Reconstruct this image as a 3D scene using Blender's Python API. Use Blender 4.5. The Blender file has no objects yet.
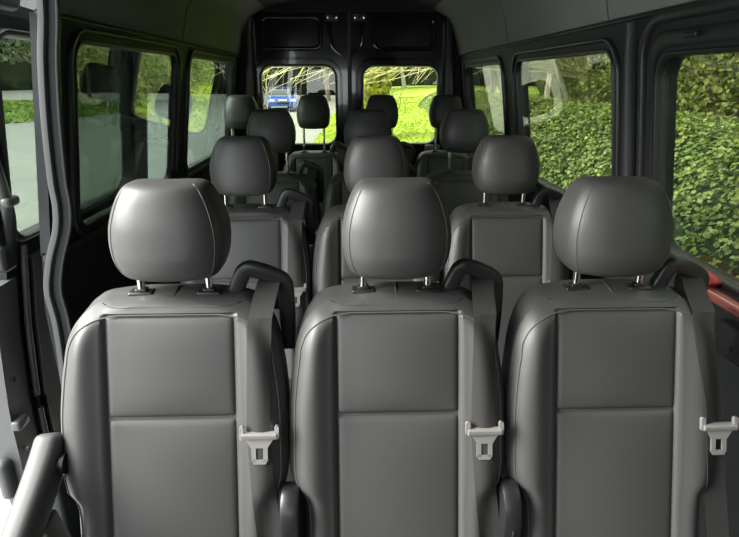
import bpy, bmesh, math, random
from mathutils import Vector, Matrix, noise
random.seed(7)
PI = math.pi
S = bpy.context.scene
COL = S.collection

# ------------------------------------------------------------------ helpers
def link(o, parent=None):
    COL.objects.link(o)
    if parent is not None: o.parent = parent
    return o

def tag(o, label, cat, group=None, kind=None):
    o['label'] = label; o['category'] = cat
    if group: o['group'] = group
    if kind: o['kind'] = kind
    return o

def thing(name, label, cat, loc=(0, 0, 0), rotz=0, group=None):
    o = bpy.data.objects.new(name, None); o.empty_display_size = .1
    link(o); o.location = loc; o.rotation_euler = (0, 0, rotz)
    return tag(o, label, cat, group)

class MB:
    def __init__(s): s.v = []; s.f = []
    def add(s, vs, fs):
        b = len(s.v); s.v += [tuple(v) for v in vs]; s.f += [tuple(i + b for i in f) for f in fs]
        return s
    def box(s, c, d, bev=0.0, rot=None):
        bm = bmesh.new(); bmesh.ops.create_cube(bm, size=1)
        for v in bm.verts: v.co = Vector((v.co.x * d[0], v.co.y * d[1], v.co.z * d[2]))
        if bev > 0:
            bmesh.ops.bevel(bm, geom=list(bm.edges), offset=bev, segments=3, profile=.5, affect='EDGES')
        if rot is not None:
            for v in bm.verts: v.co = rot @ v.co
        bm.verts.ensure_lookup_table(); bm.verts.index_update()
        s.add([(v.co + Vector(c)) for v in bm.verts], [[v.index for v in f.verts] for f in bm.faces])
        bm.free(); return s
    def tube(s, pts, r, n=10, flat=None, up=Vector((0, 0, 1)), caps=True, closed=False):
        """round (or flattened: flat=(a,b) half sizes) sweep along pts; r float or list"""
        pts = [Vector(p) for p in pts]; m = len(pts); rings = []
        for i, p in enumerate(pts):
            if closed: t = pts[(i + 1) % m] - pts[i - 1]
            else: t = pts[min(i + 1, m - 1)] - pts[max(i - 1, 0)]
            t.normalize()
            a = up.cross(t)
            if a.length < 1e-4: a = Vector((1, 0, 0)).cross(t)
            a.normalize(); b = t.cross(a).normalized()
            rr = r[i] if isinstance(r, (list, tuple)) else r
            ra, rb = (flat[0] * (rr if isinstance(r, list) else 1), flat[1] * (rr if isinstance(r, list) else 1)) if flat else (rr, rr)
            ring = []
            for k in range(n):
                th = 2 * PI * k / n; c, si = math.cos(th), math.sin(th)
                if flat:
                    e = .55
                    c = math.copysign(abs(c) ** e, c); si = math.copysign(abs(si) ** e, si)
                ring.append(p + a * ra * c + b * rb * si)
            rings.append(ring)
        s.loft(rings, caps, closed); return s
    def loft(s, rings, caps=True, closed=False):
        n = len(rings[0]); m = len(rings)
        vs = [p for r in rings for p in r]; fs = []
        for i in range(m if closed else m - 1):
            j = (i + 1) % m
            for k in range(n):
                l = (k + 1) % n
                fs.append((i * n + k, i * n + l, j * n + l, j * n + k))
        if caps and not closed:
            fs.append(tuple(range(n))[::-1]); fs.append(tuple((m - 1) * n + k for k in range(n)))
        s.add(vs, fs); return s
    def grid(s, fn, us, vs_):
        nu = len(us); vs = [fn(u, v) for v in vs_ for u in us]
        fs = [(j * nu + i, j * nu + i + 1, (j + 1) * nu + i + 1, (j + 1) * nu + i)
              for j in range(len(vs_) - 1) for i in range(nu - 1)]
        s.add(vs, fs); return s
    def build(s, name, mat, parent=None, smooth=True, angle=40):
        me = bpy.data.meshes.new(name); me.from_pydata([tuple(v) for v in s.v], [], s.f)
        me.validate(); me.update()
        bm = bmesh.new(); bm.from_mesh(me)
        if len(bm.faces) < 60000: bmesh.ops.recalc_face_normals(bm, faces=list(bm.faces))
        bm.to_mesh(me); bm.free()
        if smooth:
            me.polygons.foreach_set('use_smooth', [True] * len(me.polygons))
            try: me.set_sharp_from_angle(angle=math.radians(angle))
            except Exception: pass
        me.materials.append(mat)
        o = bpy.data.objects.new(name, me); return link(o, parent)

def lin(a, b, n): return [a + (b - a) * i / (n - 1) for i in range(n)]
def smooth_path(ctrl, n=8):
    """Catmull-Rom through control points"""
    P = [Vector(c) for c in ctrl]; out = []
    for i in range(len(P) - 1):
        p0 = P[max(i - 1, 0)]; p1 = P[i]; p2 = P[i + 1]; p3 = P[min(i + 2, len(P) - 1)]
        for k in range(n):
            t = k / n
            out.append(.5 * ((2 * p1) + (p2 - p0) * t + (2 * p0 - 5 * p1 + 4 * p2 - p3) * t * t + (3 * p1 - p0 - 3 * p2 + p3) * t ** 3))
    out.append(P[-1]); return out
def interp(tab, z):
    """piecewise-smooth table lookup [(z, val)...] ascending"""
    if z <= tab[0][0]: return tab[0][1]
    for (a, va), (b, vb) in zip(tab, tab[1:]):
        if z <= b:
            t = (z - a) / (b - a); return va + (vb - va) * t
    return tab[-1][1]
def interps(tab, z):
    if z <= tab[0][0]: return tab[0][1]
    if z >= tab[-1][0]: return tab[-1][1]
    n = len(tab)
    sl = [(tab[i + 1][1] - tab[i][1]) / (tab[i + 1][0] - tab[i][0]) for i in range(n - 1)]
    def tg(i):
        if i == 0: return sl[0]
        if i == n - 1: return sl[-1]
        a, b = sl[i - 1], sl[i]
        return 0 if a * b <= 0 else 2 * a * b / (a + b)
    for i in range(n - 1):
        if z <= tab[i + 1][0]:
            h = tab[i + 1][0] - tab[i][0]; t = (z - tab[i][0]) / h
            return ((1 + 2 * t) * (1 - t) ** 2 * tab[i][1] + t * (1 - t) ** 2 * h * tg(i) + t * t * (3 - 2 * t) * tab[i + 1][1] + t * t * (t - 1) * h * tg(i + 1))
def rrect(a0, a1, b0, b1, r, n=7):
    out = []
    for cx, cy, s in ((a1 - r, b1 - r, 0), (a0 + r, b1 - r, 1), (a0 + r, b0 + r, 2), (a1 - r, b0 + r, 3)):
        for k in range(n + 1):
            th = (s + k / n) * PI / 2; out.append((cx + r * math.cos(th), cy + r * math.sin(th)))
    return out

# ------------------------------------------------------------------ materials
def pmat(name, col, rough=.5, metal=0, bump=0, bscale=200, var=0, vscale=4, coat=0, spec=.5, sheen=0, bdist=.002):  # procedural principled surface
    m = bpy.data.materials.new(name); m.use_nodes = True
    nt = m.node_tree; b = nt.nodes['Principled BSDF']
    b.inputs['Base Color'].default_value = (*col, 1); b.inputs['Roughness'].default_value = rough
    b.inputs['Metallic'].default_value = metal; b.inputs['Coat Weight'].default_value = coat
    b.inputs['Specular IOR Level'].default_value = spec
    b.inputs['Sheen Weight'].default_value = sheen
    tc = nt.nodes.new('ShaderNodeTexCoord')
    if bump:
        n = nt.nodes.new('ShaderNodeTexNoise'); n.inputs['Scale'].default_value = bscale; n.inputs['Detail'].default_value = 3
        bp = nt.nodes.new('ShaderNodeBump'); bp.inputs['Strength'].default_value = bump; bp.inputs['Distance'].default_value = bdist
        nt.links.new(tc.outputs['Object'], n.inputs['Vector']); nt.links.new(n.outputs['Fac'], bp.inputs['Height'])
        nt.links.new(bp.outputs['Normal'], b.inputs['Normal'])
    if var:
        n = nt.nodes.new('ShaderNodeTexNoise'); n.inputs['Scale'].default_value = vscale; n.inputs['Detail'].default_value = 5
        r = nt.nodes.new('ShaderNodeValToRGB')
        r.color_ramp.elements[0].position = .3; r.color_ramp.elements[1].position = .7
        r.color_ramp.elements[0].color = (*[c * (1 - var) for c in col], 1)
        r.color_ramp.elements[1].color = (*[min(1, c * (1 + var)) for c in col], 1)
        nt.links.new(tc.outputs['Object'], n.inputs['Vector']); nt.links.new(n.outputs['Fac'], r.inputs['Fac'])
        nt.links.new(r.outputs['Color'], b.inputs['Base Color'])
    return m

def leafmat(name, cols, rough=.5, trans=.25):
    m = bpy.data.materials.new(name); m.use_nodes = True; nt = m.node_tree
    b = nt.nodes['Principled BSDF']; b.inputs['Roughness'].default_value = rough
    g = nt.nodes.new('ShaderNodeNewGeometry'); r = nt.nodes.new('ShaderNodeValToRGB')
    e = r.color_ramp.elements
    e[0].position = 0; e[0].color = (*cols[0], 1); e[1].position = 1; e[1].color = (*cols[-1], 1)
    for i, c in enumerate(cols[1:-1]):
        x = e.new((i + 1) / (len(cols) - 1)); x.color = (*c, 1)
    nt.links.new(g.outputs['Random Per Island'], r.inputs['Fac'])
    nt.links.new(r.outputs['Color'], b.inputs['Base Color'])
    if trans:
        t = nt.nodes.new('ShaderNodeBsdfTranslucent'); mx = nt.nodes.new('ShaderNodeMixShader'); mx.inputs[0].default_value = trans
        nt.links.new(r.outputs['Color'], t.inputs['Color'])
        nt.links.new(b.outputs[0], mx.inputs[1]); nt.links.new(t.outputs[0], mx.inputs[2])
        nt.links.new(mx.outputs[0], nt.nodes['Material Output'].inputs[0])
    return m

def glassmat(name, tint, refl=1.5, gcol=1.0):
    m = bpy.data.materials.new(name); m.use_nodes = True; nt = m.node_tree; nt.nodes.remove(nt.nodes['Principled BSDF'])
    t = nt.nodes.new('ShaderNodeBsdfTransparent'); t.inputs[0].default_value = (*tint, 1)
    g = nt.nodes.new('ShaderNodeBsdfGlossy'); g.inputs['Roughness'].default_value = .0; g.inputs[0].default_value = (gcol, gcol, gcol, 1)
    f = nt.nodes.new('ShaderNodeFresnel'); ge = nt.nodes.new('ShaderNodeNewGeometry')
    mr = nt.nodes.new('ShaderNodeMapRange'); mr.inputs['To Min'].default_value = refl; mr.inputs['To Max'].default_value = 1 / refl
    nt.links.new(ge.outputs['Backfacing'], mr.inputs['Value']); nt.links.new(mr.outputs[0], f.inputs[0])
    mx = nt.nodes.new('ShaderNodeMixShader')
    nt.links.new(f.outputs[0], mx.inputs[0]); nt.links.new(t.outputs[0], mx.inputs[1]); nt.links.new(g.outputs[0], mx.inputs[2])
    nt.links.new(mx.outputs[0], nt.nodes['Material Output'].inputs[0])
    return m

LEATHER = pmat('grey_leather', (.048, .048, .047), .47, bump=.12, bscale=420, spec=.5, bdist=.001)
PIPE = pmat('leather_piping', (.075, .075, .07), .5)
PLASTIC = pmat('charcoal_plastic', (.020, .022, .021), .34, bump=.1, bscale=500)
BLACKP = pmat('black_plastic', (.012, .013, .014), .35)
CHROME = pmat('polished_steel', (.75, .74, .70), .16, metal=1)
TONGUE = pmat('satin_steel', (.42, .41, .39), .32, metal=.6)
def webbing():
    m = pmat('belt_webbing', (.024, .023, .022), .75); nt = m.node_tree; b = nt.nodes['Principled BSDF']
    tc = nt.nodes.new('ShaderNodeTexCoord'); w = nt.nodes.new('ShaderNodeTexWave'); w.bands_direction = 'Z'
    w.inputs['Scale'].default_value = 160; bp = nt.nodes.new('ShaderNodeBump'); bp.inputs['Strength'].default_value = .3
    bp.inputs['Distance'].default_value = .0008
    nt.links.new(tc.outputs['Object'], w.inputs['Vector']); nt.links.new(w.outputs['Fac'], bp.inputs['Height'])
    nt.links.new(bp.outputs['Normal'], b.inputs['Normal']); return m
WEB = webbing()
TRIM = pmat('grey_headliner_cloth', (.20, .20, .195), .85, bump=.25, bscale=600, var=.06, vscale=3)
WALLP = pmat('dark_wall_panel', (.020, .023, .024), .6, bump=.15, bscale=300, spec=.3)
FRAME = pmat('window_frame_rubber', (.016, .017, .018), .4)
DOORPAINT = pmat('gloss_black_paint', (.006, .006, .007), .12, coat=.5)
FLOORM = pmat('floor_vinyl', (.03, .03, .03), .6, bump=.2, bscale=80)
GREYMETAL = pmat('painted_door_edge', (.07, .073, .075), .45)
SEALM = pmat('door_seal_rubber', (.05, .052, .054), .45)
RED = pmat('red_rubber', (.36, .03, .03), .45)
PINK = pmat('faded_red_paint', (.36, .10, .085), .4)
GLASS = glassmat('tinted_glass', (.51, .53, .48), 1.45)
GLASSL = glassmat('tinted_glass_left', (.46, .51, .47), 1.5)
GLASSR = glassmat('rear_glass', (.74, .75, .66), 1.5)

# ------------------------------------------------------------------ van shell
YR = 4.45                                        # rear doors
def wx(z):                                       # inner wall half-width at height z
    return interp([(0, .88), (.4, .925), (.75, .93), (.93, .905), (1.60, .812), (1.75, .775), (1.86, .715), (1.93, .60), (1.955, .42)], z)

def panel(name, side, y0, y1, z0, z1, holes, mat, parent=None, thick=.055):
    """flat leaning wall band with rounded window openings"""
    bm = bmesh.new()
    def loop(pts):
        vs = [bm.verts.new((side * wx(z), y, z)) for y, z in pts]
        for i in range(len(vs)): bm.edges.new((vs[i], vs[(i + 1) % len(vs)]))
    loop([(y0, z0), (y1, z0), (y1, z1), (y0, z1)])
    for h in holes: loop(h)
    bmesh.ops.triangle_fill(bm, use_beauty=True, use_dissolve=False, edges=list(bm.edges))
    r = bmesh.ops.extrude_face_region(bm, geom=list(bm.faces))
    for v in [g for g in r['geom'] if isinstance(g, bmesh.types.BMVert)]: v.co.x += side * thick
    bmesh.ops.recalc_face_normals(bm, faces=list(bm.faces))
    me = bpy.data.meshes.new(name); bm.to_mesh(me); bm.free(); me.materials.append(mat)
    return link(bpy.data.objects.new(name, me), parent)

def ring3(fn, outer, inner, d0, d1):
    """closed frame: outer/inner loops (lists of 2d), fn(a,b,d)->3d, depth d0..d1, rounded inner-room edge"""
    m = MB(); n = len(outer); rings = []
    def mid(t): return [(o[0] * (1 - t) + i[0] * t, o[1] * (1 - t) + i[1] * t) for o, i in zip(outer, inner)]
    prof = [(0, d0), (0, d1 * .6 + d0 * .4), (.12, d1 * .9 + d0 * .1), (.3, d1), (.7, d1), (.88, d1 * .9 + d0 * .1), (1, d1 * .6 + d0 * .4), (1, d0)]
    for t, d in prof: rings.append([fn(a, b, d) for a, b in mid(t)])
    m.loft(rings, caps=False, closed=True); return m

def body_fn(side): return lambda y, z, d: (side * (wx(z) + d), y, z)     # d>0 outward

def struct(o): o['kind'] = 'structure'; return o

def window(idx, side, y0, y1, z0, z1, r, glass, big=True):
    root = bpy.data.objects.new('window_%d' % idx, None); link(root); struct(root)
    fn = body_fn(side)
    lo = rrect(y0 - .012, y1 + .012, z0 - .012, z1 + .012, r + .012); li = rrect(y0 + .003, y1 - .003, z0 + .003, z1 - .003, r)
    ring3(fn, lo, li, .03, -.006).build('window_frame', FRAME, root)
    if big:
        lo = rrect(y0 - .055, y1 + .055, z0 - .05, z1 + .042, r + .05); li = rrect(y0 - .038, y1 + .038, z0 - .036, z1 + .03, r + .035)
        ring3(fn, lo, li, .01, -.014).build('outer_trim', PLASTIC, root)
    g = MB(); lp = rrect(y0 - .01, y1 + .01, z0 - .01, z1 + .01, r); n = len(lp)
    g.add([fn(y, z, .008) for y, z in lp] + [fn(y, z, .012) for y, z in lp],
          [tuple(range(n)), tuple(range(2 * n - 1, n - 1, -1))] + [(k, (k + 1) % n, n + (k + 1) % n, n + k) for k in range(n)])
    g.build('window_pane', glass, root, smooth=False)
    return root

ZS, ZT = .965, 1.538
LW = [(1.83, 2.86), (3.10, 4.22)]
RW = [(.42, 1.58), (1.85, 2.93), (3.22, 4.24)]
wl = struct(panel('wall_left', -1, 1.64, YR, .93, 1.60, [rrect(a, b, ZS, ZT, .06) for a, b in LW], WALLP, thick=.03))
wr_ = struct(panel('wall_right', 1, -1.3, YR, .93, 1.60,
      [rrect(a, b, ZS, (1.49 if i == 0 else 1.515), .06) for i, (a, b) in enumerate(RW)], WALLP))
for i, (a, b) in enumerate(LW): window(i + 1, -1, a, b, ZS, ZT, .06, GLASSL)
for i, (a, b) in enumerate(RW): window(i + 3, 1, a, b, ZS, 1.49 if i == 0 else 1.515, .06, GLASS, big=i > 0)
# wide moulded surround of the front right window
root = bpy.data.objects['window_3']
ring3(body_fn(1), rrect(.30, 1.665, .925, 1.60, .12), rrect(.345, 1.64, .95, 1.57, .09), .0, -.016).build('outer_trim', PLASTIC, root)
ring3(body_fn(1), rrect(.36, 1.63, .945, 1.55, .085), rrect(.40, 1.595, .955, 1.51, .07), .0, -.006).build('inner_trim', FRAME, root)
MB().box((.805, 1.40, 1.532), (.012, .05, .012), .003).build('trim_clip', PLASTIC, root)

def wallgrid(side, y0, y1, z0, z1, mat, name, parent, nz=24, thick=.04):
    m = MB(); zs = lin(z0, z1, nz); ys = lin(y0, y1, 24)
    prof = [(wx(z), z) for z in zs] + [(wx(z) + thick, z + thick * .3) for z in reversed(zs)]
    m.loft([[(side * p[0], y, p[1]) for p in prof] for y in ys]); return m.build(name, mat, parent)
wallgrid(-1, 1.64, YR, .02, .93, WALLP, 'lower_panel', wl, thick=.025)
wallgrid(1, -1.3, YR, .02, .93, WALLP, 'lower_panel', wr_)
# moulded window ledges
for side, y0, par in ((-1, 1.62, wl), (1, .2, wr_)):
    MB().tube([(side * .905, y0, .925), (side * .905, YR - .02, .925)], .02, 12, flat=(.014, .012)).build('window_ledge', PLASTIC, par)
# upper side trims in cloth, with panel joints
t1 = struct(wallgrid(-1, 1.62, YR, 1.60, 1.925, TRIM, 'trim_1', None))
for a in (2.95,):
    MB().tube([(-(wx(z) - .001), a, z) for z in lin(1.61, 1.9, 12)], .0018, 6).build('panel_joint', FRAME, t1)
t2 = struct(wallgrid(1, -1.3, YR, 1.60, 1.925, TRIM, 'trim_2', None))
for a in (1.88, 3.05):
    MB().tube([((wx(z) - .001), a, z) for z in lin(1.61, 1.9, 12)], .0018, 6).build('panel_joint', FRAME, t2)
for side, par, y0 in ((-1, t1, 1.62), (1, t2, .15)):
    MB().tube([(side * .808, y0, 1.598), (side * .808, YR, 1.598)], .01, 10, flat=(.010, .007)).build('lower_lip', FRAME, par)
# roof / ceiling
m = MB(); xs = lin(-1, 1, 41)
def ceil_prof():
    pr = []
    for z in lin(1.925, 1.955, 4): pr.append((wx(z), z))
    pr.append((.25, 1.965)); pr.append((0, 1.968))
    return [(-x, z) for x, z in pr] + [(x, z) for x, z in reversed(pr[:-1])]
cp = ceil_prof(); full = cp + [(x, z + .05) for x, z in reversed(cp)]
m.loft([[(x, y, z) for x, z in full] for y in lin(-1.3, YR, 20)])
ce = struct(m.build('ceiling', pmat('ceiling_cloth', (.045, .045, .045), .9, bump=.2, bscale=500)))
m = MB(); zs = lin(1.80, 1.925, 8)
prof = [(wx(z), z) for z in zs] + [(wx(z) + .05, z + .01) for z in reversed(zs)]
m.loft([[(-p[0], y, p[1]) for p in prof] for y in (-1.3, 1.6)]); m.build('door_header', WALLP, ce)
# floor and sills
fl = struct(MB().box((0, 1.575, -.03), (1.78, 5.75, .06), .005).build('floor', FLOORM))
MB().box((-.94, .20, -.05), (.12, 2.9, .05), .01).build('step_edge', FLOORM, fl)

# rear wall: two gloss black doors with windows
def rear_panel(name, holes, x0, x1, z0, z1, y, thick, mat, parent=None):
    bm = bmesh.new()
    def loop(pts):
        vs = [bm.verts.new((x, y, z)) for x, z in pts]
        for i in range(len(vs)): bm.edges.new((vs[i], vs[(i + 1) % len(vs)]))
    loop([(x0, z0), (x1, z0), (x1, z1), (x0, z1)])
    for h in holes: loop(h)
    bmesh.ops.triangle_fill(bm, use_beauty=True, use_dissolve=False, edges=list(bm.edges))
    r = bmesh.ops.extrude_face_region(bm, geom=list(bm.faces))
    for v in [g for g in r['geom'] if isinstance(g, bmesh.types.BMVert)]: v.co.y += thick
    bmesh.ops.recalc_face_normals(bm, faces=list(bm.faces))
    me = bpy.data.meshes.new(name); bm.to_mesh(me); bm.free(); me.materials.append(mat)
    return link(bpy.data.objects.new(name, me), parent)
rw = struct(rear_panel('wall_rear', [[(-.70, .12), (.70, .12), (.70, 1.90), (-.70, 1.90)]], -.93, .93, 0, 2.01, YR, .05, WALLP))
for s in (-1, 1):
    MB().tube(smooth_path([(s * .735, YR - .02, .3), (s * .76, YR - .02, 1.0), (s * .745, YR - .02, 1.5), (s * .72, YR - .02, 1.88)]), .03, 12, flat=(.035, .03)).build('corner_pillar', PLASTIC, rw)
fr = lambda x, z, d: (x, YR + .03 - d, z)
for i, (x0, x1, s) in enumerate(((-.672, -.108, -1), (.098, .672, 1))):
    d = bpy.data.objects.new('door_%d' % (i + 1), None); link(d); struct(d)
    a, b = (-.697, -.012) if s < 0 else (.008, .697)
    z0 = .955
    rear_panel('door_panel', [rrect(x0, x1, z0, 1.53, .085)], a, b, .13, 1.90, YR + .03, .05, DOORPAINT, d)
    ring3(fr, rrect(x0 - .015, x1 + .015, z0 - .015, 1.545, .1), rrect(x0 + .006, x1 - .006, z0 + .006, 1.524, .08), -.04, .012).build('window_frame', FRAME, d)
    ring3(fr, rrect(x0 - .055, x1 + .05 * (1 if s < 0 else .5), z0 - .06, 1.59, .14), rrect(x0 - .04, x1 + .035 * (1 if s < 0 else .5), z0 - .045, 1.575, .125), -.01, .018).build('pressed_ridge', DOORPAINT, d)
    lp = rrect(x0 - .01, x1 + .01, z0 - .01, 1.54, .09); n = len(lp)
    MB().add([fr(x, z, -.024) for x, z in lp] + [fr(x, z, -.028) for x, z in lp],
             [tuple(range(n)), tuple(range(2 * n - 1, n - 1, -1))] + [(k, (k + 1) % n, n + (k + 1) % n, n + k) for k in range(n)]).build('window_pane', GLASSR, d, smooth=False)
    u0, u1 = (-.655, -.20) if s < 0 else (.17, .64)
    ring3(fr, rrect(u0, u1, 1.635, 1.875, .05), rrect(u0 + .03, u1 - .03, 1.665, 1.85, .035), -.01, .022).build('upper_pressing', DOORPAINT, d)
    lx = -.125 if s < 0 else .075
    lt = MB().box((lx, YR + .015, 1.865), (.10, .03, .05), .006).build('latch_plate', GREYMETAL, d)
    for k in range(3): MB().box((lx - .032 + .032 * k, YR - .004, 1.865), (.018, .012, .026 - .006 * (k % 2)), .003).build('latch_bolt', CHROME if k != 1 else BLACKP, lt)
    MB().tube(smooth_path([(lx + .03 * s, YR + .012, 1.83), (lx + .02 * s, YR + .008, 1.75), (lx - .0 * s, YR + .012, 1.66), (lx - .06 * s, YR + .012, 1.61)]), .014, 10, flat=(.016, .012)).build('pressed_rib', DOORPAINT, d)
    MB().box((-.10 if s < 0 else .64, YR + .0, .925), (.12, .05, .05), .015).build('grab_handle', GREYMETAL, d)
MB().tube([(-.002, YR + .02, .13), (-.002, YR + .02, 1.9)], .014, 10, flat=(.016, .016)).build('door_seal', FRAME, rw)

panel('added_front_panel', -1, -1.3, .10, .93, 1.60, [rrect(-1.0, -.05, ZS, ZT, .06)], WALLP, wl, thick=.03)  # unseen cab side, added so light enters mainly by the sliding door
wallgrid(-1, -1.3, .10, .02, .93, WALLP, 'added_front_lower_panel', wl, thick=.025)  # lower half of the added light-blocking cab side
MB().box((-.935, 1.56, .09), (.05, .22, .32), .012).build('pillar_foot', WALLP, wl)
# door-opening seal and pillar on the left
sp = smooth_path([(-.765, 1.60, 1.80), (-.785, 1.6, 1.60), (-.807, 1.6, 1.48), (-.826, 1.6, 1.327), (-.838, 1.6, 1.164), (-.838, 1.6, 1.09), (-.850, 1.6, 1.02), (-.885, 1.6, .928), (-.908, 1.6, .834), (-.903, 1.6, .736), (-.905, 1.6, .648), (-.915, 1.6, .4), (-.90, 1.6, .05)], 8)
MB().tube(sp, .012, 12, flat=(.011, .016), up=Vector((0, 1, 0))).build('pillar_seal', SEALM, wl)
sp2 = [p + Vector((.030, .012, 0)) for p in sp]
MB().tube(sp2, .006, 10, flat=(.006, .008), up=Vector((0, 1, 0))).build('pillar_bead', PLASTIC, wl)
MB().tube([p + Vector((.008, .012, 0)) for p in sp], .012, 10, flat=(.024, .010), up=Vector((0, 1, 0))).build('pillar_cover', WALLP, wl)
# dark pillar behind right-side post with light bead
MB().tube(smooth_path([(.801, 1.70, 1.585), (.815, 1.70, 1.45), (.85, 1.70, 1.2), (.885, 1.70, .95)]), .012, 12, flat=(.016, .010), up=Vector((0, 1, 0))).build('pillar_bead', SEALM, wr_)
rc = MB().box((.905, 1.16, .845), (.05, .11, .085), .012).build('belt_anchor_cover', PLASTIC, wr_)
MB().tube([(.878, 1.15, .835), (.888, 1.15, .835)], .006, 12).build('screw', BLACKP, rc)

# unseen cab front, added with windshield opening narrowed so light comes from left
wf = struct(rear_panel('wall_front_mask', [rrect(-.76, .10, 1.02, 1.60, .1)], -.93, .93, 0, 2.0, -1.35, .05, WALLP))
# red strip on the window ledge
rs = thing('trim_strip', 'red and pink painted strip lying along the ledge of the nearest right window', 'trim strip', (.875, 1.2, .925))
MB().tube([(.0, -.45, .012), (.0, .15, .012)], .01, 12, flat=(.020, .010)).build('strip_rail', PINK, rs)
MB().tube([(-.012, -.45, .0215), (-.012, .15, .0215)], .002, 8).build('strip_line', pmat('pale_pink_line', (.8, .45, .38), .4), rs)
MB().tube(smooth_path([(.006, .05, .033), (.006, .07, .042), (.006, .18, .043), (.006, .215, .032)]), .012, 12, flat=(.014, .012)).build('rubber_end', RED, rs)

# sliding door, slid back outside the body
dr = bpy.data.objects.new('door_3', None); link(dr); struct(dr)
def dx(z): return interp([(-.05, 1.03), (.2, 1.05), (.45, 1.05), (.7, 1.03), (.95, .995), (1.57, .93), (1.75, .87), (1.86, .82)], z) + .03
def door_fn(y, z, d): return (-(dx(z) + d), y, z)
DY0, DY1 = 1.60, 2.86
bm = bmesh.new()
# upper band with window hole, subdivided lower skin
def dloop(pts):
    vs = [bm.verts.new(door_fn(y, z, 0)) for y, z in pts]
    for i in range(len(vs)): bm.edges.new((vs[i], vs[(i + 1) % len(vs)]))
dloop([(DY0, .92), (DY1, .92), (DY1, 1.60), (DY0, 1.60)]); hole = rrect(1.66, 2.66, .965, 1.555, .07); dloop(hole)
bmesh.ops.triangle_fill(bm, use_beauty=True, use_dissolve=False, edges=list(bm.edges))
r = bmesh.ops.extrude_face_region(bm, geom=list(bm.faces))
for v in [g for g in r['geom'] if isinstance(g, bmesh.types.BMVert)]: v.co.x -= .05
bmesh.ops.recalc_face_normals(bm, faces=list(bm.faces))
me = bpy.data.meshes.new('window_band'); bm.to_mesh(me); bm.free(); me.materials.append(BLACKP); link(bpy.data.objects.new('window_band', me), dr)
def dsheet(name, y0, y1, z0, z1, d0, d1, mat, parent):
    zs = lin(z0, z1, 20); prof = [(dx(z) + d0, z) for z in zs] + [(dx(z) + d1, z) for z in reversed(zs)]
    m = MB(); m.loft([[(-p[0], y, p[1]) for p in prof] for y in lin(y0, y1, 4)]); return m.build(name, mat, parent)
dsheet('door_skin', DY0 + .02, DY1, -.05, .92, .0, .05, BLACKP, dr)
dsheet('door_top', DY0, DY1, 1.60, 1.84, .0, .05, GREYMETAL, dr)
edge = dsheet('door_edge', DY0 - .06, DY0 + .05, -.05, .86, -.012, .06, GREYMETAL, dr)
dsheet('door_card', DY0 + .13, DY1 - .05, .02, .90, -.02, .01, WALLP, dr)
ring3(door_fn, rrect(1.645, 2.675, .95, 1.57, .08), rrect(1.67, 2.65, .975, 1.545, .065), .03, -.012).build('window_frame', BLACKP, dr)
lp = rrect(1.65, 2.67, .955, 1.565, .075); n = len(lp)
MB().add([door_fn(y, z, .022) for y, z in lp] + [door_fn(y, z, .026) for y, z in lp],
         [tuple(range(n)), tuple(range(2 * n - 1, n - 1, -1))] + [(k, (k + 1) % n, n + (k + 1) % n, n + k) for k in range(n)]).build('window_pane', glassmat('door_glass', (.58, .62, .57), 1.5), dr, smooth=False)
MB().tube([door_fn(DY0 + .085, z, -.018) for z in lin(.05, .95, 20)], .01, 10).build('door_seal', SEALM, dr)
MB().tube([door_fn(DY0 + .12, z, -.022) for z in lin(.05, .90, 20)], .006, 10).build('seal_lip', FRAME, dr)
for z in (.55, .30): MB().tube([door_fn(DY0 - .03, z, -.022), door_fn(DY0 - .03, z, -.008)], .009, 10).build('screw', CHROME, edge)
MB().box(door_fn(DY0 - .035, .40, -.022), (.03, .06, .035), .01).build('striker_tab', GREYMETAL, edge)
MB().box(door_fn(DY0 - .08, .22, .03), (.04, .05, .14), .018).build('bumper', SEALM, edge)
hd = MB(); hd.tube(smooth_path([door_fn(1.58, 1.36, .01), door_fn(1.575, 1.26, -.01), door_fn(1.60, 1.14, -.02), door_fn(1.63, 1.05, -.015), door_fn(1.65, .90, .005)]), .02, 12, flat=(.018, .013)); ho = hd.build('door_handle', PLASTIC, dr)
MB().box(door_fn(1.62, 1.10, -.03), (.03, .06, .03), .012).build('handle_lever', SEALM, ho)
MB().box(door_fn(1.62, .93, .0), (.035, .07, .08), .015).build('handle_base', PLASTIC, ho)
MB().box(door_fn(1.62, 1.66, -.02), (.04, .17, .11), .02).build('roller_bracket', SEALM, dr)

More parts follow.
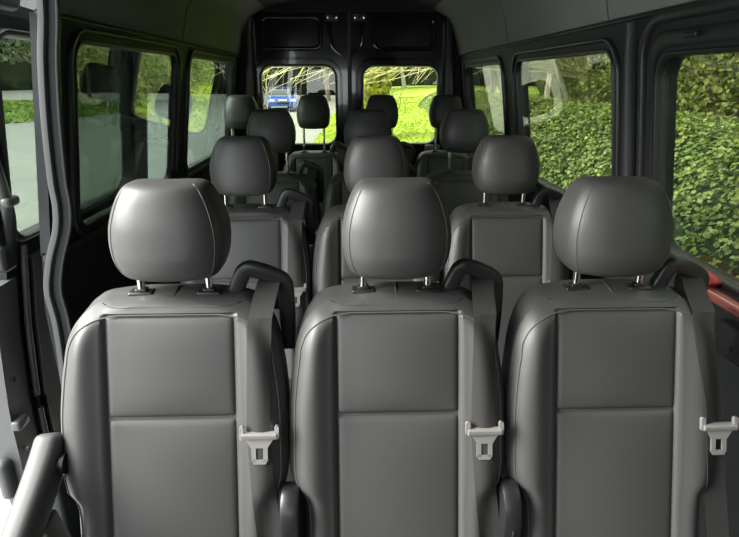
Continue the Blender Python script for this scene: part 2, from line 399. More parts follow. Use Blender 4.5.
# ------------------------------------------------------------------ seats
LEAN = .268
def ly(z): return -LEAN * (1.0 - z)
def bw(z):
    w = interps([(.38, .196), (.56, .198), (.60, .203), (.625, .222), (.66, .228), (.76, .228), (.84, .222), (.90, .214), (1.0, .210)], z)
    if z > .885:
        t = min(1, (z - .885) / .105); w -= .088 * (1 - math.sqrt(max(0, 1 - t * t)))
    return w
def sm(a, b, x):
    t = max(0, min(1, (x - a) / (b - a))); return t * t * (3 - 2 * t)
PX = .128
def fy(x, z, w):
    """front surface offset (negative towards the sitter)"""
    ax = abs(x)
    d = -.052
    d -= .016 * sm(PX, PX + .05, ax)                    # raised bolsters
    e = max(0, 1 - (w - ax) / .05); d += .040 * e ** 2.2    # rounded outer edge
    if z < .980: d += .009 * (1 - sm(PX - .002, PX + .006, ax)) * (1 - sm(.974, .980, z))
    return d
T = .062
def backrest_mesh():
    m = MB(); rings = []
    zs = lin(.38, .95, 60) + lin(.953, .973, 8) + lin(.9745, .990, 14)
    xsf = [-1 + 2 * k / 56 for k in range(57)]
    for z in zs:
        w = bw(z); tp = sm(.968, .990, z); ring = []
        e0, e1 = PX - .002, PX + .006
        half = [e1 + (w - e1) * math.sin(PI / 2 * t) for t in lin(0, 1, 20)][::-1]
        xs_ = [-x for x in half] + [-(e0 + .004), -e0] + lin(-e0 + .01, e0 - .01, 13) + [e0, e0 + .004] + half[::-1]
        if w < e1 + .01: xs_ = [w * t for t in lin(-1, 1, len(xs_))]
        for x in xs_:
            y = fy(x, z, w) * (1 - .22 * tp)
            ring.append(Vector((x, ly(z) + y, z)))
        # side & back
        for k in range(1, 6): ring.append(Vector((w, ly(z) - .012 + (T - .012) * k / 6 * (1 - .2 * tp), z)))
        for k in range(13): 
            x = w * (1 - 2 * k / 12) ; ring.append(Vector((x * .97, ly(z) + T - .014 * (abs(x) / w) ** 4 - .012 * tp, z)))
        for k in range(5, 0, -1): ring.append(Vector((-w, ly(z) - .012 + (T - .012) * k / 6 * (1 - .2 * tp), z)))
        if z > .9:
            for p in ring: p.z += .018 * sm(.9, .99, z) * (p.y - ly(z) + .05) / .1
        rings.append(ring)
    m.loft(rings, caps=False)
    n = len(rings[0])
    # close the top with a slightly domed inner rings
    last = rings[-1]; c = sum(last, Vector()) / n; extra = [last]
    for t, up in ((.92, .0012), (.7, .0035), (.4, .0055), (.1, .0065)):
        extra.append([c + (p - c) * t + Vector((0, 0, up)) for p in last])
    m.loft(extra, caps=False); m.add(extra[-1], [tuple(range(n))])
    m.add(rings[0], [tuple(range(n))[::-1]])
    return m
def pad_mesh(z0, z1):
    m = MB(); nx, nz = 30, 34
    us = [math.sin(PI / 2 * t) for t in lin(-1, 1, nx)]; vs = [math.sin(PI / 2 * t) for t in lin(-1, 1, nz)]
    hw = PX - .0015; zc, hz = (z0 + z1) / 2, (z1 - z0) / 2 - .0015
    def P(u, v):
        x = u * hw; z = zc + v * hz
        ex = (1 - abs(u)) * hw; ez = (1 - abs(v)) * hz
        qx, qz = min(1, ex / .012), min(1, ez / .012)
        h = .006 * math.sqrt(1 - (1 - qx) ** 2) * math.sqrt(1 - (1 - qz) ** 2) + .009 * (1 - u * u) * (1 - v ** 4)
        return (x, ly(z) - .041 - h, z)
    m.grid(P, us, vs); return m
def piping_path():
    L = []
    def pt(x, z):
        w = bw(z); y = fy(x, z, w)
        zz = z + (.018 * sm(.9, .99, z) * (y + .05) / .1 if z > .9 else 0)
        return Vector((x, ly(z) + y - .0012, zz))
    zs = lin(.42, .885, 26)
    for z in zs: L.append(pt(-(bw(z) - .013), z))
    a = bw(.885) - .013
    for k in range(1, 9):
        th = k / 9 * PI / 2; L.append(pt(-(a - .085 * (1 - math.cos(th))), .885 + .089 * math.sin(th)))
    R = [Vector((-p.x, p.y, p.z)) for p in reversed(L)]
    top = [pt(x, .9755) for x in lin(-(a - .085), a - .085, 14)]
    return L + top[1:-1] + R
HT = [(0, .060), (.004, .081), (.012, .092), (.03, .101), (.06, .1075), (.085, .1095), (.11, .108), (.14, .102), (.165, .094), (.185, .085), (.197, .077), (.205, .066), (.207, .056)]
def hd_(z): return interps([(0, .036), (.006, .052), (.02, .064), (.06, .076), (.11, .075), (.17, .064), (.195, .054), (.204, .042), (.207, .028)], z)
def head_ring(z, n=64):
    w, d = interps(HT, z) * 1.03, hd_(z); out = []
    for k in range(n):
        th = 2 * PI * k / n; c, s_ = math.cos(th), math.sin(th); e = .42
        x = w * math.copysign(abs(c) ** e, c); y = d * math.copysign(abs(s_) ** e, s_)
        if y < 0: y *= 1 - .10 * (abs(x) / w) ** 2 * 2.2
        y += .012 * (abs(x) / w) ** 2
        out.append(Vector((x, y - .10 * (z - .1) * -.6, z)))
    return out
def headrest_mesh():
    m = MB(); zs = [0, .002, .004, .008, .012, .02] + lin(.03, .185, 24) + [.19, .195, .199, .202, .205, .2065, .207]
    rings = [head_ring(z) for z in zs]; n = 64
    for end, zz in ((0, -1), (-1, 1)):
        pass
    m.loft(rings, caps=False)
    for r, up in ((rings[0], -1), (rings[-1], 1)):
        c = sum(r, Vector()) / n; ex = [r] + [[c + (p - c) * t + Vector((0, 0, up * h)) for p in r] for t, h in ((.8, .0008), (.5, .0015), (.15, .002))]
        m.loft(ex, caps=False); m.add(ex[-1], [tuple(range(n))])
    return m
def head_piping(side):
    pts = []
    for z in lin(.004, .2045, 40):
        r = head_ring(z, 256); w = interps(HT, z)
        x = side * (w * .90)
        fr_ = [p for p in r if p.y < .02 and p.x * side > 0]
        p = min(fr_, key=lambda q: abs(q.x - x) + (10 if q.y > 0 else 0)); pts.append(p + Vector((0, -.0006, 0)))
    r = pts[:]
    # smooth
    for _ in range(3): r = [r[0]] + [(r[i - 1] + r[i] * 2 + r[i + 1]) / 4 for i in range(1, len(r) - 1)] + [r[-1]]
    return r

MESHCACHE = {}
def part(key, fn, name, mat, parent, loc=(0, 0, 0)):
    """build once, reuse the mesh data afterwards"""
    if key not in MESHCACHE:
        o = fn().build(name, mat, parent); MESHCACHE[key] = o.data
    else:
        o = link(bpy.data.objects.new(name, MESHCACHE[key]), parent)
    o.location = loc; return o

def surf(x, z):
    w = bw(z); return ly(z) + fy(min(x, w - .016), z, w)
def mk_belt(sl=0.0):
    rows = []
    for (x, y, z) in smooth_path([(.192, .036, .95), (.192, .040, 1.012), (.190, .020, 1.022), (.184, -.02, .998), (.180, -.062, .972)], 6):
        rows.append([Vector((x + u, y, z)) for u in (-.0235, -.012, 0, .012, .0235)])
    for z in lin(.955, .40, 50):
        x = interp([(.40, .206), (.47, .197), (.62, .181), (.75, .173), (.95, .178)], z) + sl * sm(.96, .74, z) * 1.0
        rows.append([Vector((x + u, surf(x + u, z) - .003, z)) for u in (-.0235, -.012, 0, .012, .0235)])
    m = MB(); rings = []
    for r in rows: rings.append(r + [p + Vector((0, .0022, .0004)) for p in reversed(r)])
    m.loft(rings); return m
def mk_tongue(sl=0.0):
    m = MB(); c = Vector((.176 + sl, surf(.155, .742) - .009, .742)); t = Vector((0, .268, 1)).normalized(); n = Vector((0, -1, .268)).normalized()
    def slab(pts2, th):
        n2 = len(pts2); A = [c + Vector((x, 0, 0)) + t * z + n * th / 2 for x, z in pts2]; B = [p - n * th for p in A]
        m.add(A + B, [tuple(range(n2)), tuple(range(2 * n2 - 1, n2 - 1, -1))] + [(k, (k + 1) % n2, n2 + (k + 1) % n2, n2 + k) for k in range(n2)])
    m.tube([c + Vector((-.034, 0, 0)) + t * .004, c + Vector((.034, 0, 0)) + t * .004], .006, 10, flat=(.010, .006))
    slab(rrect(-.039, -.030, -.004, .024, .004, 3), .009); slab(rrect(.030, .039, -.004, .024, .004, 3), .009)
    slab([(-.030, .0), (.030, .0), (.016, -.022), (-.016, -.022)], .006)
    slab([(-.016, -.020), (-.007, -.020), (-.007, -.050), (-.016, -.050)], .004)
    slab([(.007, -.020), (.016, -.020), (.016, -.050), (.007, -.050)], .004)
    slab([(-.016, -.046), (.016, -.046), (.012, -.056), (-.012, -.056)], .004)
    return m
def mk_guide():
    P = smooth_path([(.108, .024, .962), (.116, .024, .99), (.134, .022, 1.036), (.141, .022, 1.046), (.154, .022, 1.050), (.186, .026, 1.038), (.208, .030, 1.026), (.218, .032, 1.016), (.222, .034, .998), (.223, .034, .93), (.220, .034, .86)], 5)
    return MB().tube(P, .012, 16, flat=(.017, .0135), up=Vector((0, 1, 0)))
def mk_hinge():
    m = MB(); rings = []
    for x, k in ((.212, .8), (.216, .96), (.222, 1.0), (.244, 1.0), (.250, .96), (.254, .8)):
        rings.append([(x, -.150 + .055 * k * math.sin(2 * PI * j / 28), .555 + (.075 * k * math.cos(2 * PI * j / 28) if math.cos(2 * PI * j / 28) > 0 else .16 * k * math.cos(2 * PI * j / 28))) for j in range(28)])
    m.loft(rings); m.box((.233, -.205, .52), (.004, .012, .06), .001); return m
def mk_cushion():
    m = MB(); rings = []
    for t in lin(0, 1, 24):
        y = -.66 + .47 * t; e = min(1, min(t, 1 - t) / .12); k = math.sqrt(max(0, 1 - (1 - e) ** 2)) * .35 + .65
        zt = .475 - .03 * t; ring = []
        for j in range(36):
            th = 2 * PI * j / 36; c, s_ = math.cos(th), math.sin(th); q = .4
            x = .222 * (.94 + .06 * k) * math.copysign(abs(c) ** q, c); z = .07 * k * math.copysign(abs(s_) ** q, s_)
            if s_ > 0: z -= .012 * (1 - min(1, abs(x) / .14) ** 2)
            ring.append((x, y, zt - .07 + z))
        rings.append(ring)
    return m.loft(rings)
def mk_leg(): return MB().box((0, 0, .165), (.05, .36, .33), .008)

def make_seat(label, loc, lift=0.0, scale=1.0, hinge=True, group=None, detail=True, yaw=0, sl=0.0):
    s = thing('passenger_seat', label, 'seat', loc, yaw, group); s.scale = (scale, 1, 1)
    b = part('back', backrest_mesh, 'backrest', LEATHER, s)
    part('padU', lambda: pad_mesh(.770, .974), 'upper_panel', LEATHER, b)
    part('padL', lambda: pad_mesh(.40, .768), 'lower_panel', LEATHER, b)
    part('pipe', lambda: MB().tube(piping_path(), .0016, 8), 'piping', PIPE, b)
    part('topseam', lambda: MB().tube([(0, ly(.99) + y, .990 + .018 * (y + .05) / .1 + .0065 - .0045 * (abs(y - .004) / .045) ** 2) for y in lin(-.030, .040, 8)], .0014, 6), 'top_seam', PIPE, b)
    part('shell', lambda: MB().grid(lambda x, z: (x * bw(z) * .88, ly(z) + T + .004 + .004 * (1 - x * x), z), lin(-1, 1, 16), lin(.40, .88, 20)), 'back_shell', PLASTIC, b)
    h = part('head', headrest_mesh, 'headrest', LEATHER, s, (0, .008, 1.0415 + lift)); h.scale = (1, 1, .95)
    for sd in (-1, 1):
        part('hp%d' % sd, lambda: MB().tube(head_piping(sd), .0012, 6), 'side_seam', PIPE, h)
        key = 'post%.3f' % lift
        part(key, lambda: MB().tube([(0, 0, -.02), (0, 0, .06 + lift)], .0078, 14), 'headrest_post', CHROME, s, (sd * .069, .008, .985))
        part('sleeve', lambda: MB().box((0, 0, 0), (.050, .032, .012), .004).box((0, 0, .007), (.024, .020, .010), .003), 'post_sleeve', BLACKP, s, (sd * .069, .008, 1.0025))
    part('guide', mk_guide, 'belt_guide', PLASTIC, s)
    belt = part('belt%.2f' % sl, lambda: mk_belt(sl), 'seat_belt', WEB, s)
    tg = part('tongue%.2f' % sl, lambda: mk_tongue(sl), 'belt_tongue', TONGUE, belt); tg['label'] = 'bare metal belt tongue'
    if hinge: part('hinge', mk_hinge, 'hinge_cover', BLACKP, s)
    part('cush', mk_cushion, 'seat_cushion', LEATHER, s)
    for sd in (-1, 1): part('leg', mk_leg, 'leg', BLACKP, s, (sd * .16, -.38, 0))
    return s

XS = (-.373, .093, .553)
names = {
 0: ['nearest grey leather seat on the left, beside the open sliding door, with armrest',
     'nearest grey leather seat in the middle of the front row',
     'nearest grey leather seat on the right, beside the front right window'],
 1: ['grey leather seat directly behind the nearest left seat, second row',
     'grey leather seat directly behind the nearest middle seat, second row',
     'grey leather seat directly behind the nearest right seat, second row'],
 2: ['dark leather seat in the third row on the left, headrest raised',
     'dark leather seat in the third row in the middle, headrest raised',
     'dark leather seat in the third row on the right, headrest raised'],
 3: ['rearmost seat in the left corner next to the left wall',
     'rearmost seat with headrest in front of the left rear door window',
     'rearmost seat with headrest in front of the right rear door window',
     'rearmost seat in the right corner, mostly behind another headrest']}
ROWY = (1.115, 1.955, 2.70, 3.55); LIFT = (0, .008, .062, .105)
for r in range(3):
    for c in range(3):
        s = make_seat(names[r][c], (XS[c] + (-.006 * r if c else 0), ROWY[r], 0), LIFT[r], scale=1.03 if (r, c) == (0, 0) else 1.0, hinge=(c < 2), sl=.032 if (r, c) == (0, 2) else 0.0)
        if r == 0 and c == 0:
            ar = MB(); th = smooth_path([(-.240, -.104, .730), (-.240, -.116, .720), (-.244, -.18, .665), (-.262, -.34, .53), (-.266, -.41, .47)], 8)
            ar.tube(th, [min(1, .55 + .06 * i + (-.25 if i == 0 else 0)) for i in range(len(th))], 18, flat=(.027, .036)); a = ar.build('armrest', LEATHER, s)
            MB().tube([(-.205, -.14, .69), (-.24, -.14, .69)], .022, 16).build('armrest_pivot', BLACKP, a)
            MB().box((-.235, -.17, .50), (.03, .05, .22), .006, Matrix.Rotation(.3, 3, 'X')).build('recliner_bracket', PIPE, s)
for c, x in enumerate((-.665, -.226, .193, .590)):
    make_seat(names[3][c], (x, ROWY[3], 0), LIFT[3], scale=.90, hinge=False)

# ------------------------------------------------------------------ outdoors
def leaf_verts(c, n, size, spin):
    """pointed leaf folded along its midrib, 6 verts / 4 faces"""
    n = n.normalized(); a = n.orthogonal().normalized(); a = Matrix.Rotation(spin, 3, n) @ a; b = n.cross(a)
    s = size
    return [c - a * s * .5, c - a * s * .15 + b * s * .42 + n * s * .10, c + a * s * .25 + b * s * .30 + n * s * .08, c + a * s * .6,
            c + a * s * .25 - b * s * .30 + n * s * .08, c - a * s * .15 - b * s * .42 + n * s * .10]
LF = [(0, 1, 2, 3), (0, 3, 4, 5)]
def leaves(samples):
    v = []; f = []
    for c, n, sz in samples:
        b = len(v); v += [tuple(p) for p in leaf_verts(c, n, sz, random.uniform(0, 2 * PI))]
        f += [tuple(i + b for i in q) for q in LF]
    m = MB(); m.v = v; m.f = f; return m
def rvec(): return Vector((random.gauss(0, 1), random.gauss(0, 1), random.gauss(0, 1)))
def build_leaves(name, samples, mat, parent=None):
    m = leaves(samples); me = bpy.data.meshes.new(name); me.from_pydata(m.v, [], m.f); me.update(); me.materials.append(mat)
    return link(bpy.data.objects.new(name, me), parent)

IVY = leafmat('ivy_leaf', [(.08, .13, .025), (.17, .26, .05), (.29, .39, .09), (.48, .55, .19)], .38, .3)
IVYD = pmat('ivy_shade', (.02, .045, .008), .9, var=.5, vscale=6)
WOODL = leafmat('woodland_leaf', [(.02, .035, .012), (.05, .09, .02), (.09, .13, .03), (.16, .19, .06)], .6, .2)
YELL = leafmat('yellow_leaf', [(.35, .38, .06), (.55, .55, .08), (.30, .40, .06)], .6, .4)
BARK = pmat('bark', (.16, .14, .11), .9, bump=.6, bscale=20, bdist=.02, var=.4, vscale=6)
PALEB = pmat('pale_bark', (.42, .40, .30), .85, bump=.3, bscale=30, bdist=.01, var=.3, vscale=8)

# ground
def gz(x, y):
    base = -.72
    return base + min(max(0, y - 6), 34) * .026
ROAD = pmat('driveway_asphalt', (.24, .255, .235), .9, bump=.3, bscale=60, var=.12, vscale=1.2)
LAWN = pmat('lawn_turf', (.30, .42, .045), .9, bump=.8, bscale=30, bdist=.03, var=.35, vscale=1.0)
def ground(name, fn, us, vs, mat, label=None, cat=None, kind=None):
    m = MB(); m.grid(fn, us, vs); o = m.build(name, mat)
    if label: tag(o, label, cat)
    if kind: o['kind'] = kind
    return o
ground('ground_pavement', lambda x, y: (x, y, gz(x, y) - .0), lin(-120, 40, 60), lin(-15, 110, 60), ROAD, kind='structure')
ground('ground_glare', lambda x, y: (x, y, -.700 + 0 * x), lin(-2.5, 1.6, 12), lin(-4, 6, 16), pmat('blown_white_ground', (.62, .61, .58), .9, bump=.2, bscale=60, var=.06, vscale=2), kind='structure')  # pale colour stands in for ground blown white beside the open door
# lawn rising behind the van
def lawn_z(x, y):
    e = sm(-2.0 + (y - 7) * .10 * -1, 1.5, x)
    return gz(x, y) + .03 + .55 * e * sm(7.5, 14, y) * (1 + .5 * sm(0, 6, x))
def lawn_fn(u, y):
    xl = interp([(6.8, -1.1), (8, -1.35), (12, -1.2), (18, -.9), (26, -.6), (60, 1)], y); x = xl + u * (14 - xl)
    return (x, y, lawn_z(x, y) * 1.0 + .02 * noise.noise(Vector((x * 1.3, y * 1.3, 0))))
ground('lawn', lawn_fn, [t ** 1.5 for t in lin(0, 1, 50)], lin(6.8, 60, 90), LAWN, kind='structure')
gl = []
for i in range(22000):
    y = 6.9 + 22 * random.random() ** 1.7; u = random.random() ** 1.3; p = Vector(lawn_fn(u * .75, y))
    gl.append((p + Vector((0, 0, .02)), Vector((random.gauss(0, 1), random.gauss(0, 1), .6)), random.uniform(.04, .09)))
tag(build_leaves('lawn_grass', gl, leafmat('grass_blade', [(.22, .36, .03), (.36, .50, .05), (.50, .58, .10)], .6, .4)),
    'sunlit yellow-green grass on the lawn behind the rear doors', 'grass', kind='stuff')

# ivy bank on the right
def ivy_base(y, t):
    t2 = min(t, 1.0)
    x = 1.75 + 1.75 * t2 + (t - t2) * 2.0; z = -.72 + 1.68 * sm(0, 1, t2) ** .8 * 1.0
    z += gz(0, y) * 0 + .05 * noise.noise(Vector((y * .9, t * 3, 1))) + .035 * noise.noise(Vector((y * 3, t * 6, 5)))
    x += .10 * noise.noise(Vector((y * 1.1, t * 2.5, 9)))
    return Vector((x, y, z))
iv = thing('ivy_bank', 'bright green ivy covered bank outside the right side windows', 'ivy', (3.0, 8, -.7))
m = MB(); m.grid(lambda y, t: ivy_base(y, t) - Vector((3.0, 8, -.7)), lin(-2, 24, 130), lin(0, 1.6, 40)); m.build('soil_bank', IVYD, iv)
smp = []
for i in range(95000):
    y = -1.5 + 24 * random.random() ** 1.35; t = random.uniform(.12, 1.5) if random.random() < .9 else random.uniform(.9, 1.1)
    p = ivy_base(y, t); q = ivy_base(y, t + .02) - p; n = Vector((-q.z, 0, q.x)).normalized()
    if t > 1: n = Vector((-.3, 0, 1)).normalized()
    p = p + n * random.uniform(0, .09) + rvec() * .01 - Vector((3.0, 8, -.7))
    sz = random.uniform(.024, .052) * (1 + .02 * y)
    smp.append((p, n + rvec() * .38 + Vector((0, 0, .25)), sz))
lo = build_leaves('ivy_leaves', smp, IVY, iv); lo['kind'] = 'stuff'

# generic trees
def crown_samples(n, cz, rx, rz, blobs, size, seed):
    rnd = random.Random(seed); B = []
    for b in range(blobs):
        th = rnd.uniform(0, 2 * PI); rr = rx * rnd.uniform(.1, .75); B.append((Vector((rr * math.cos(th), rr * math.sin(th), cz + rz * rnd.uniform(-.8, .8))), rx * rnd.uniform(.3, .55)))
    out = []
    for i in range(n):
        c, r = B[rnd.randrange(blobs)]; d = Vector((rnd.gauss(0, 1), rnd.gauss(0, 1), rnd.gauss(0, 1))).normalized()
        out.append((c + d * r * rnd.uniform(.6, 1.05), d + Vector((rnd.gauss(0, .5), rnd.gauss(0, .5), rnd.gauss(0, .5) + .2)), size * rnd.uniform(.6, 1.3)))
    return out
def branchy(m, p, d, L, r, depth, rnd, droop=0):
    pts = [p]; q = p.copy(); dd = d.normalized()
    for k in range(5):
        dd = (dd + Vector((rnd.gauss(0, .12), rnd.gauss(0, .12), rnd.gauss(0, .1) - droop * .12))).normalized(); q = q + dd * L / 5; pts.append(q.copy())
    m.tube(pts, [r * (1 - .14 * k) for k in range(6)], 6)
    if depth > 0:
        for k in range(2, 6):
            for s_ in range(1 if k < 4 else 2):
                nd = (dd + Vector((rnd.gauss(0, .6), rnd.gauss(0, .6), rnd.gauss(.1, .5)))).normalized()
                branchy(m, pts[k], nd, L * .6, r * .5, depth - 1, rnd, droop)
PROTO = {}
def tree(kind, loc, s, label, group, cat='tree', rot=0):
    t = thing('tree' if cat == 'tree' else 'bush', label, cat, loc, rot, group); t.scale = (s, s, s)
    if kind not in PROTO:
        rnd = random.Random(hash(kind) % 1 + len(PROTO) * 7 + 3)
        if kind.startswith('wood'):
            tm = MB(); branchy(tm, Vector((0, 0, -.3)), Vector((0, 0, 1)), 5.5, .16, 2, rnd)
            a = tm.build('trunk', PALEB if kind == 'wood1' else BARK, t)
            b = build_leaves('foliage', crown_samples(4200, 4.2, 2.4, 2.2, 16, .22, len(PROTO)), WOODL, t)
        elif kind == 'bush':
            tm = MB()
            for k in range(9): branchy(tm, Vector((rnd.gauss(0, .15), rnd.gauss(0, .15), -.1)), Vector((rnd.gauss(0, .5), rnd.gauss(0, .5), 1)), 1.3, .015, 1, rnd)
            a = tm.build('stems', BARK, t)
            b = build_leaves('foliage', crown_samples(11000, .9, 1.3, .95, 26, .05, 77), leafmat('bush_leaf', [(.10, .14, .03), (.20, .24, .05), (.32, .33, .10)], .6, .3), t)
        b['kind'] = 'stuff'
        PROTO[kind] = (a, b)
    else:
        for p in PROTO[kind]: c = p.copy(); link(c, t)
    return t
rnd = random.Random(11)
WR = 'dark woodland trees above the ivy bank'
k = 0
for i in range(7):
    y = -.5 + i * 4.2; x = 5.8 + rnd.uniform(-.3, .6)
    tree('wood%d' % (i % 3), (x, y, .55), rnd.uniform(.6, .8), 'dark leafy woodland tree standing behind the ivy bank', WR, rot=rnd.uniform(0, 6))
for i, (x, y) in enumerate([(4.3, 2.2), (4.5, 6.2), (5.0, 4.2), (4.6, 8.2), (5.2, 10.0), (5.8, 13.5), (6.2, 17.2)]):
    tree('bush', (x, y, .62), (.8, 1.0, 1.0, 1.1, .55, .5, .6)[i], 'olive green twiggy bush growing on top of the ivy bank', 'bushes on top of the ivy bank', 'bush', rot=i * 1.3)
WLft = 'dark trees across the road to the left'
for i in range(7):
    y = 2 + i * 8.0; x = -29 + rnd.uniform(-1, 1) + i * 1.6
    tree('wood%d' % (i % 3), (x, y * 1.4, gz(0, y) - .1), rnd.uniform(1.5, 2.2), 'dark leafy tree on the far side of the road', WLft, rot=rnd.uniform(0, 6))
WB = 'dark trees beyond the lawn behind the van'
for i in range(6):
    x = -17 + i * 5.2; tree('wood%d' % (i % 3), (x, 38 + rnd.uniform(0, 2), .1), rnd.uniform(.95, 1.15), 'dark leafy tree beyond the lawn', WB, rot=rnd.uniform(0, 6))
# dense undergrowth walls, real thickets with depth
ROADL = leafmat('roadside_leaf', [(.06, .09, .05), (.13, .18, .09), (.22, .27, .15), (.32, .36, .22)], .7, .3)
def thicket(name, path, h, n, size, label, seed, mat=WOODL, th=1.6):
    rnd = random.Random(seed); P = [Vector(p) for p in path]; t = thing(name, label, 'thicket', P[0])
    m = MB(); segs = []
    for i in range(len(P) - 1): segs.append((P[i], P[i + 1], (P[i + 1] - P[i]).length))
    tot = sum(s_[2] for s_ in segs)
    def at(u):
        d = u * tot
        for a, b, l in segs:
            if d <= l: return a + (b - a) * (d / l), (b - a).normalized()
            d -= l
        return P[-1].copy(), (P[-1] - P[-2]).normalized()
    rings = []
    for u in lin(0, 1, 60):
        p, d = at(u); n_ = Vector((-d.y, d.x, 0)); hh = h * (1 + .12 * noise.noise(p * .4)); ring = []
        for j in range(16):
            a = 2 * PI * j / 16; w = th * (1 + .15 * noise.noise(p * .5 + Vector((0, 0, j))))
            ring.append(p - P[0] + n_ * w * math.cos(a) * (.6 if math.sin(a) > .5 else 1) + Vector((0, 0, hh * (.5 + .5 * math.sin(a)))))
        rings.append(ring)
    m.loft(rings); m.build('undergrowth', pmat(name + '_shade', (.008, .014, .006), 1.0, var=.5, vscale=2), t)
    sm_ = []
    for i in range(n):
        p, d = at(rnd.random()); n_ = Vector((-d.y, d.x, 0)); a = rnd.uniform(-.3, PI + .3); rr = rnd.uniform(.95, 1.15); sd = rnd.choice((-1, 1))
        hh = h * (1 + .12 * noise.noise(p * .4))
        q = p - P[0] + n_ * th * math.cos(a) * rr + Vector((0, 0, hh * (.5 + .5 * math.sin(a) * rr)))
        sm_.append((q, n_ * math.cos(a) + Vector((rnd.gauss(0, .5), rnd.gauss(0, .5), math.sin(a) + rnd.gauss(0, .5))), size * rnd.uniform(.6, 1.3)))
    o = build_leaves('foliage', sm_, mat, t); o['kind'] = 'stuff'; return t
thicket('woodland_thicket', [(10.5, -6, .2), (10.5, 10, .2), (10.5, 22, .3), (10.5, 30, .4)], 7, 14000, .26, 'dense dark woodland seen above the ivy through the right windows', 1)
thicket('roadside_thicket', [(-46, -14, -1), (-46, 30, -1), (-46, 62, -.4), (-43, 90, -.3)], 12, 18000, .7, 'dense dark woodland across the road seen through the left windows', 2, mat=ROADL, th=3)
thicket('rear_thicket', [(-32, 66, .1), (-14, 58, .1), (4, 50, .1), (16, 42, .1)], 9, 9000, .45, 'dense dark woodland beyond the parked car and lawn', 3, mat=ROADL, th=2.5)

# low grass island in the road (left)
gi = []
for i in range(5000):
    a = rnd.uniform(0, 2 * PI); r_ = math.sqrt(rnd.random()); x, y = -19 + 7.5 * r_ * math.cos(a), 29 + 7.0 * r_ * math.sin(a) 
    gi.append((Vector((x, y, gz(x, y) + .35 * (1 - r_ ** 2) + .05)), Vector((rnd.gauss(0, 1), rnd.gauss(0, 1), 1)), rnd.uniform(.15, .35)))
tag(build_leaves('verge_grass', gi, leafmat('verge_leaf', [(.10, .18, .03), (.2, .32, .05), (.3, .40, .1)], .7, .2)),
    'rough grass island in the road outside the open sliding door', 'grass', kind='stuff')

# bare arching branches behind the rear windows, with a yellow bush
bt = thing('tree', 'bare pale branches arching down in front of the rear door windows', 'tree', (4.6, 11, -.2))
m = MB(); rnd = random.Random(5)
branchy(m, Vector((0, 0, 0)), Vector((-.1, 0, 1)), 2.6, .09, 0, rnd)
m.build('trunk', PALEB, bt)
m = MB()
for i in range(60):
    z0 = rnd.uniform(1.7, 3.2); yy = rnd.uniform(-1.2, 1.2)
    p = [Vector((-.15, 0, 1.6 + rnd.uniform(0, .8)))]; L = rnd.uniform(3.2, 7.2); n = 9
    end = rnd.uniform(1.62, 2.3)
    for k in range(1, n + 1):
        t = k / n; p.append(Vector((-L * t, yy * t, p[0].z * (1 - t) + end * t + .9 * math.sin(PI * t) * (z0 - 1.6) + rnd.gauss(0, .03))))
    for q in p: q.z = max(q.z, 1.60 + .05 * abs(q.y))
    m.tube(p, [.018 * (1 - .75 * k / n) for k in range(n + 1)], 5)
    for k in range(3, n, 1):
        d = (p[k + 1] - p[k]).normalized(); q = p[k]; e = q + (d + Vector((rnd.gauss(0, .5), rnd.gauss(0, .5), rnd.gauss(-.1, .6)))) * rnd.uniform(.3, .9); e.z = max(e.z, 1.56)
        m.tube([q, (q + e) / 2 + rvec() * .03, e], [.009, .006, .003], 4)
m.build('branches', pmat('pale_yellow_twig', (.60, .56, .33), .8), bt)  # pale yellowish colour of the twigs themselves
yb = thing('bush', 'yellow-green leafy bush at the left of the right rear window', 'bush', (.65, 14, -.35))
m = MB()
for k in range(7): branchy(m, Vector((0, 0, -.1)), Vector((rnd.gauss(0, .3), rnd.gauss(0, .3), 1)), 1.8, .02, 1, rnd)
m.build('stems', BARK, yb)
o = build_leaves('foliage', crown_samples(1500, 1.75, .62, .6, 10, .12, 9), YELL, yb); o['kind'] = 'stuff'
yb2 = thing('bush', 'yellow leafed sapling above the parked blue car', 'bush', (-2.4, 15, -.5))
m = MB()
for k in range(5): branchy(m, Vector((0, 0, -.1)), Vector((rnd.gauss(0, .1), rnd.gauss(0, .1), 1)), 2.2, .02, 1, rnd)
m.build('stems', PALEB, yb2)
o = build_leaves('foliage', crown_samples(900, 2.5, .7, .35, 9, .12, 19), YELL, yb2); o['kind'] = 'stuff'

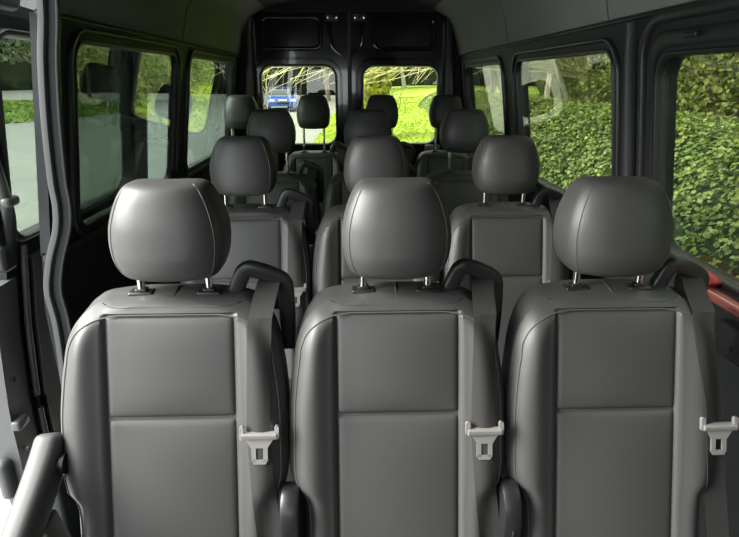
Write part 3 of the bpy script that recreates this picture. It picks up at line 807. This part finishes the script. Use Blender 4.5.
# parked blue car
def make_car(loc, rz, sc):
    t = thing('car', 'small blue car parked on the driveway, seen through the left rear window', 'car', loc, rz); t.scale = (sc, sc, sc)
    BL = pmat('blue_car_paint', (.03, .10, .42), .2, coat=.8); DG = pmat('car_glass', (.03, .04, .05), .08); TY = pmat('tyre', (.015, .015, .015), .8)
    # side outline, length along y (front at -y)
    low = [(-2.1, .30), (-2.15, .55), (-2.0, .78), (-1.1, .92), (-.9, .95), (1.3, .98), (2.0, .92), (2.1, .6), (2.05, .30)]
    m = MB(); rings = []
    for x, k in ((-.88, .86), (-.90, .96), (-.90, 1), (-.7, 1.03), (.7, 1.03), (.90, 1), (.90, .96), (.88, .86)):
        rings.append([(x, y * (1 if abs(x) < .8 else .985), .30 + (z - .30) * k) for y, z in low])
    m.loft(rings); b = m.build('body', BL, t)
    cab = [(-1.05, .93), (-.35, 1.40), (.9, 1.43), (1.75, .96)]
    m = MB(); rings = []
    for x, k in ((-.84, 0), (-.66, 1), (.66, 1), (.84, 0)):
        rings.append([(x, y, .93 + (z - .93) * (1 if k else .02)) for y, z in cab])
    m.loft(rings); m.build('cabin', DG, t)
    MB().box((0, .28, 1.425), (1.22, 1.25, .04), .015).build('roof', BL, t)
    for sx in (-1, 1):
        for y in (-1.3, 1.3):
            MB().tube([(sx * .70, y, .32), (sx * .92, y, .32)], .32, 20).build('wheel', TY, t)
        MB().box((sx * .66, -2.08, .66), (.30, .10, .14), .03).build('headlight', pmat('headlight_%d' % sx, (.9, .92, .95), .1), t)
        MB().box((sx * 1.0, -.75, 1.0), (.14, .08, .10), .02).build('wing_mirror', BL, t)
    MB().box((0, -2.14, .50), (.8, .04, .12), .01).build('grille', BLACKP, t)
    MB().box((0, -2.16, .68), (.50, .02, .10), .004).build('number_plate', pmat('plate', (.8, .8, .8), .4), t)
make_car((-3.75, 31, -.07), .22, .80)

# ------------------------------------------------------------------ light
w = bpy.data.worlds.new('sky'); S.world = w; w.use_nodes = True; nt = w.node_tree; bg = nt.nodes['Background']
tc = nt.nodes.new('ShaderNodeTexCoord'); sx = nt.nodes.new('ShaderNodeSeparateXYZ'); cr = nt.nodes.new('ShaderNodeValToRGB')
cr.color_ramp.elements[0].position = .0; cr.color_ramp.elements[0].color = (.80, .84, .86, 1)
cr.color_ramp.elements[1].position = .8; cr.color_ramp.elements[1].color = (.95, .98, 1.0, 1)
nt.links.new(tc.outputs['Generated'], sx.inputs[0]); nt.links.new(sx.outputs['Z'], cr.inputs[0]); nt.links.new(cr.outputs[0], bg.inputs[0])
bg.inputs[1].default_value = 2.6
L = bpy.data.lights.new('sun', 'SUN'); L.energy = 11; L.angle = math.radians(45); L.color = (1, .98, .92)
lo = bpy.data.objects.new('sun', L); link(lo)
lo.rotation_euler = Vector((.88, .10, -.47)).to_track_quat('-Z', 'Y').to_euler()

# ------------------------------------------------------------------ camera
cam = bpy.data.cameras.new('camera'); co = bpy.data.objects.new('camera', cam); link(co)
cam.sensor_width = 36; cam.lens = 560 / 739 * 36; cam.clip_start = .02; cam.clip_end = 500
f = 560.; d = Vector(((350 - 369.5) / f, -(80 - 268.5) / f, -1)).normalized()
zc = Vector((0, -d.z, d.y)).normalized()
if zc.y < 0: zc = -zc
xc = d.cross(zc)
M = Matrix((xc, d, zc)).to_4x4(); M.translation = Vector((0, 0, 1.43)); co.matrix_world = M
S.camera = co
S.view_settings.view_transform = 'Standard'; S.view_settings.look = 'None'; S.view_settings.gamma = 1
S.view_settings.use_curve_mapping = False; S.view_settings.exposure = 0.95
S.cycles.max_bounces = 10; S.cycles.transparent_max_bounces = 24; S.cycles.use_denoising = True
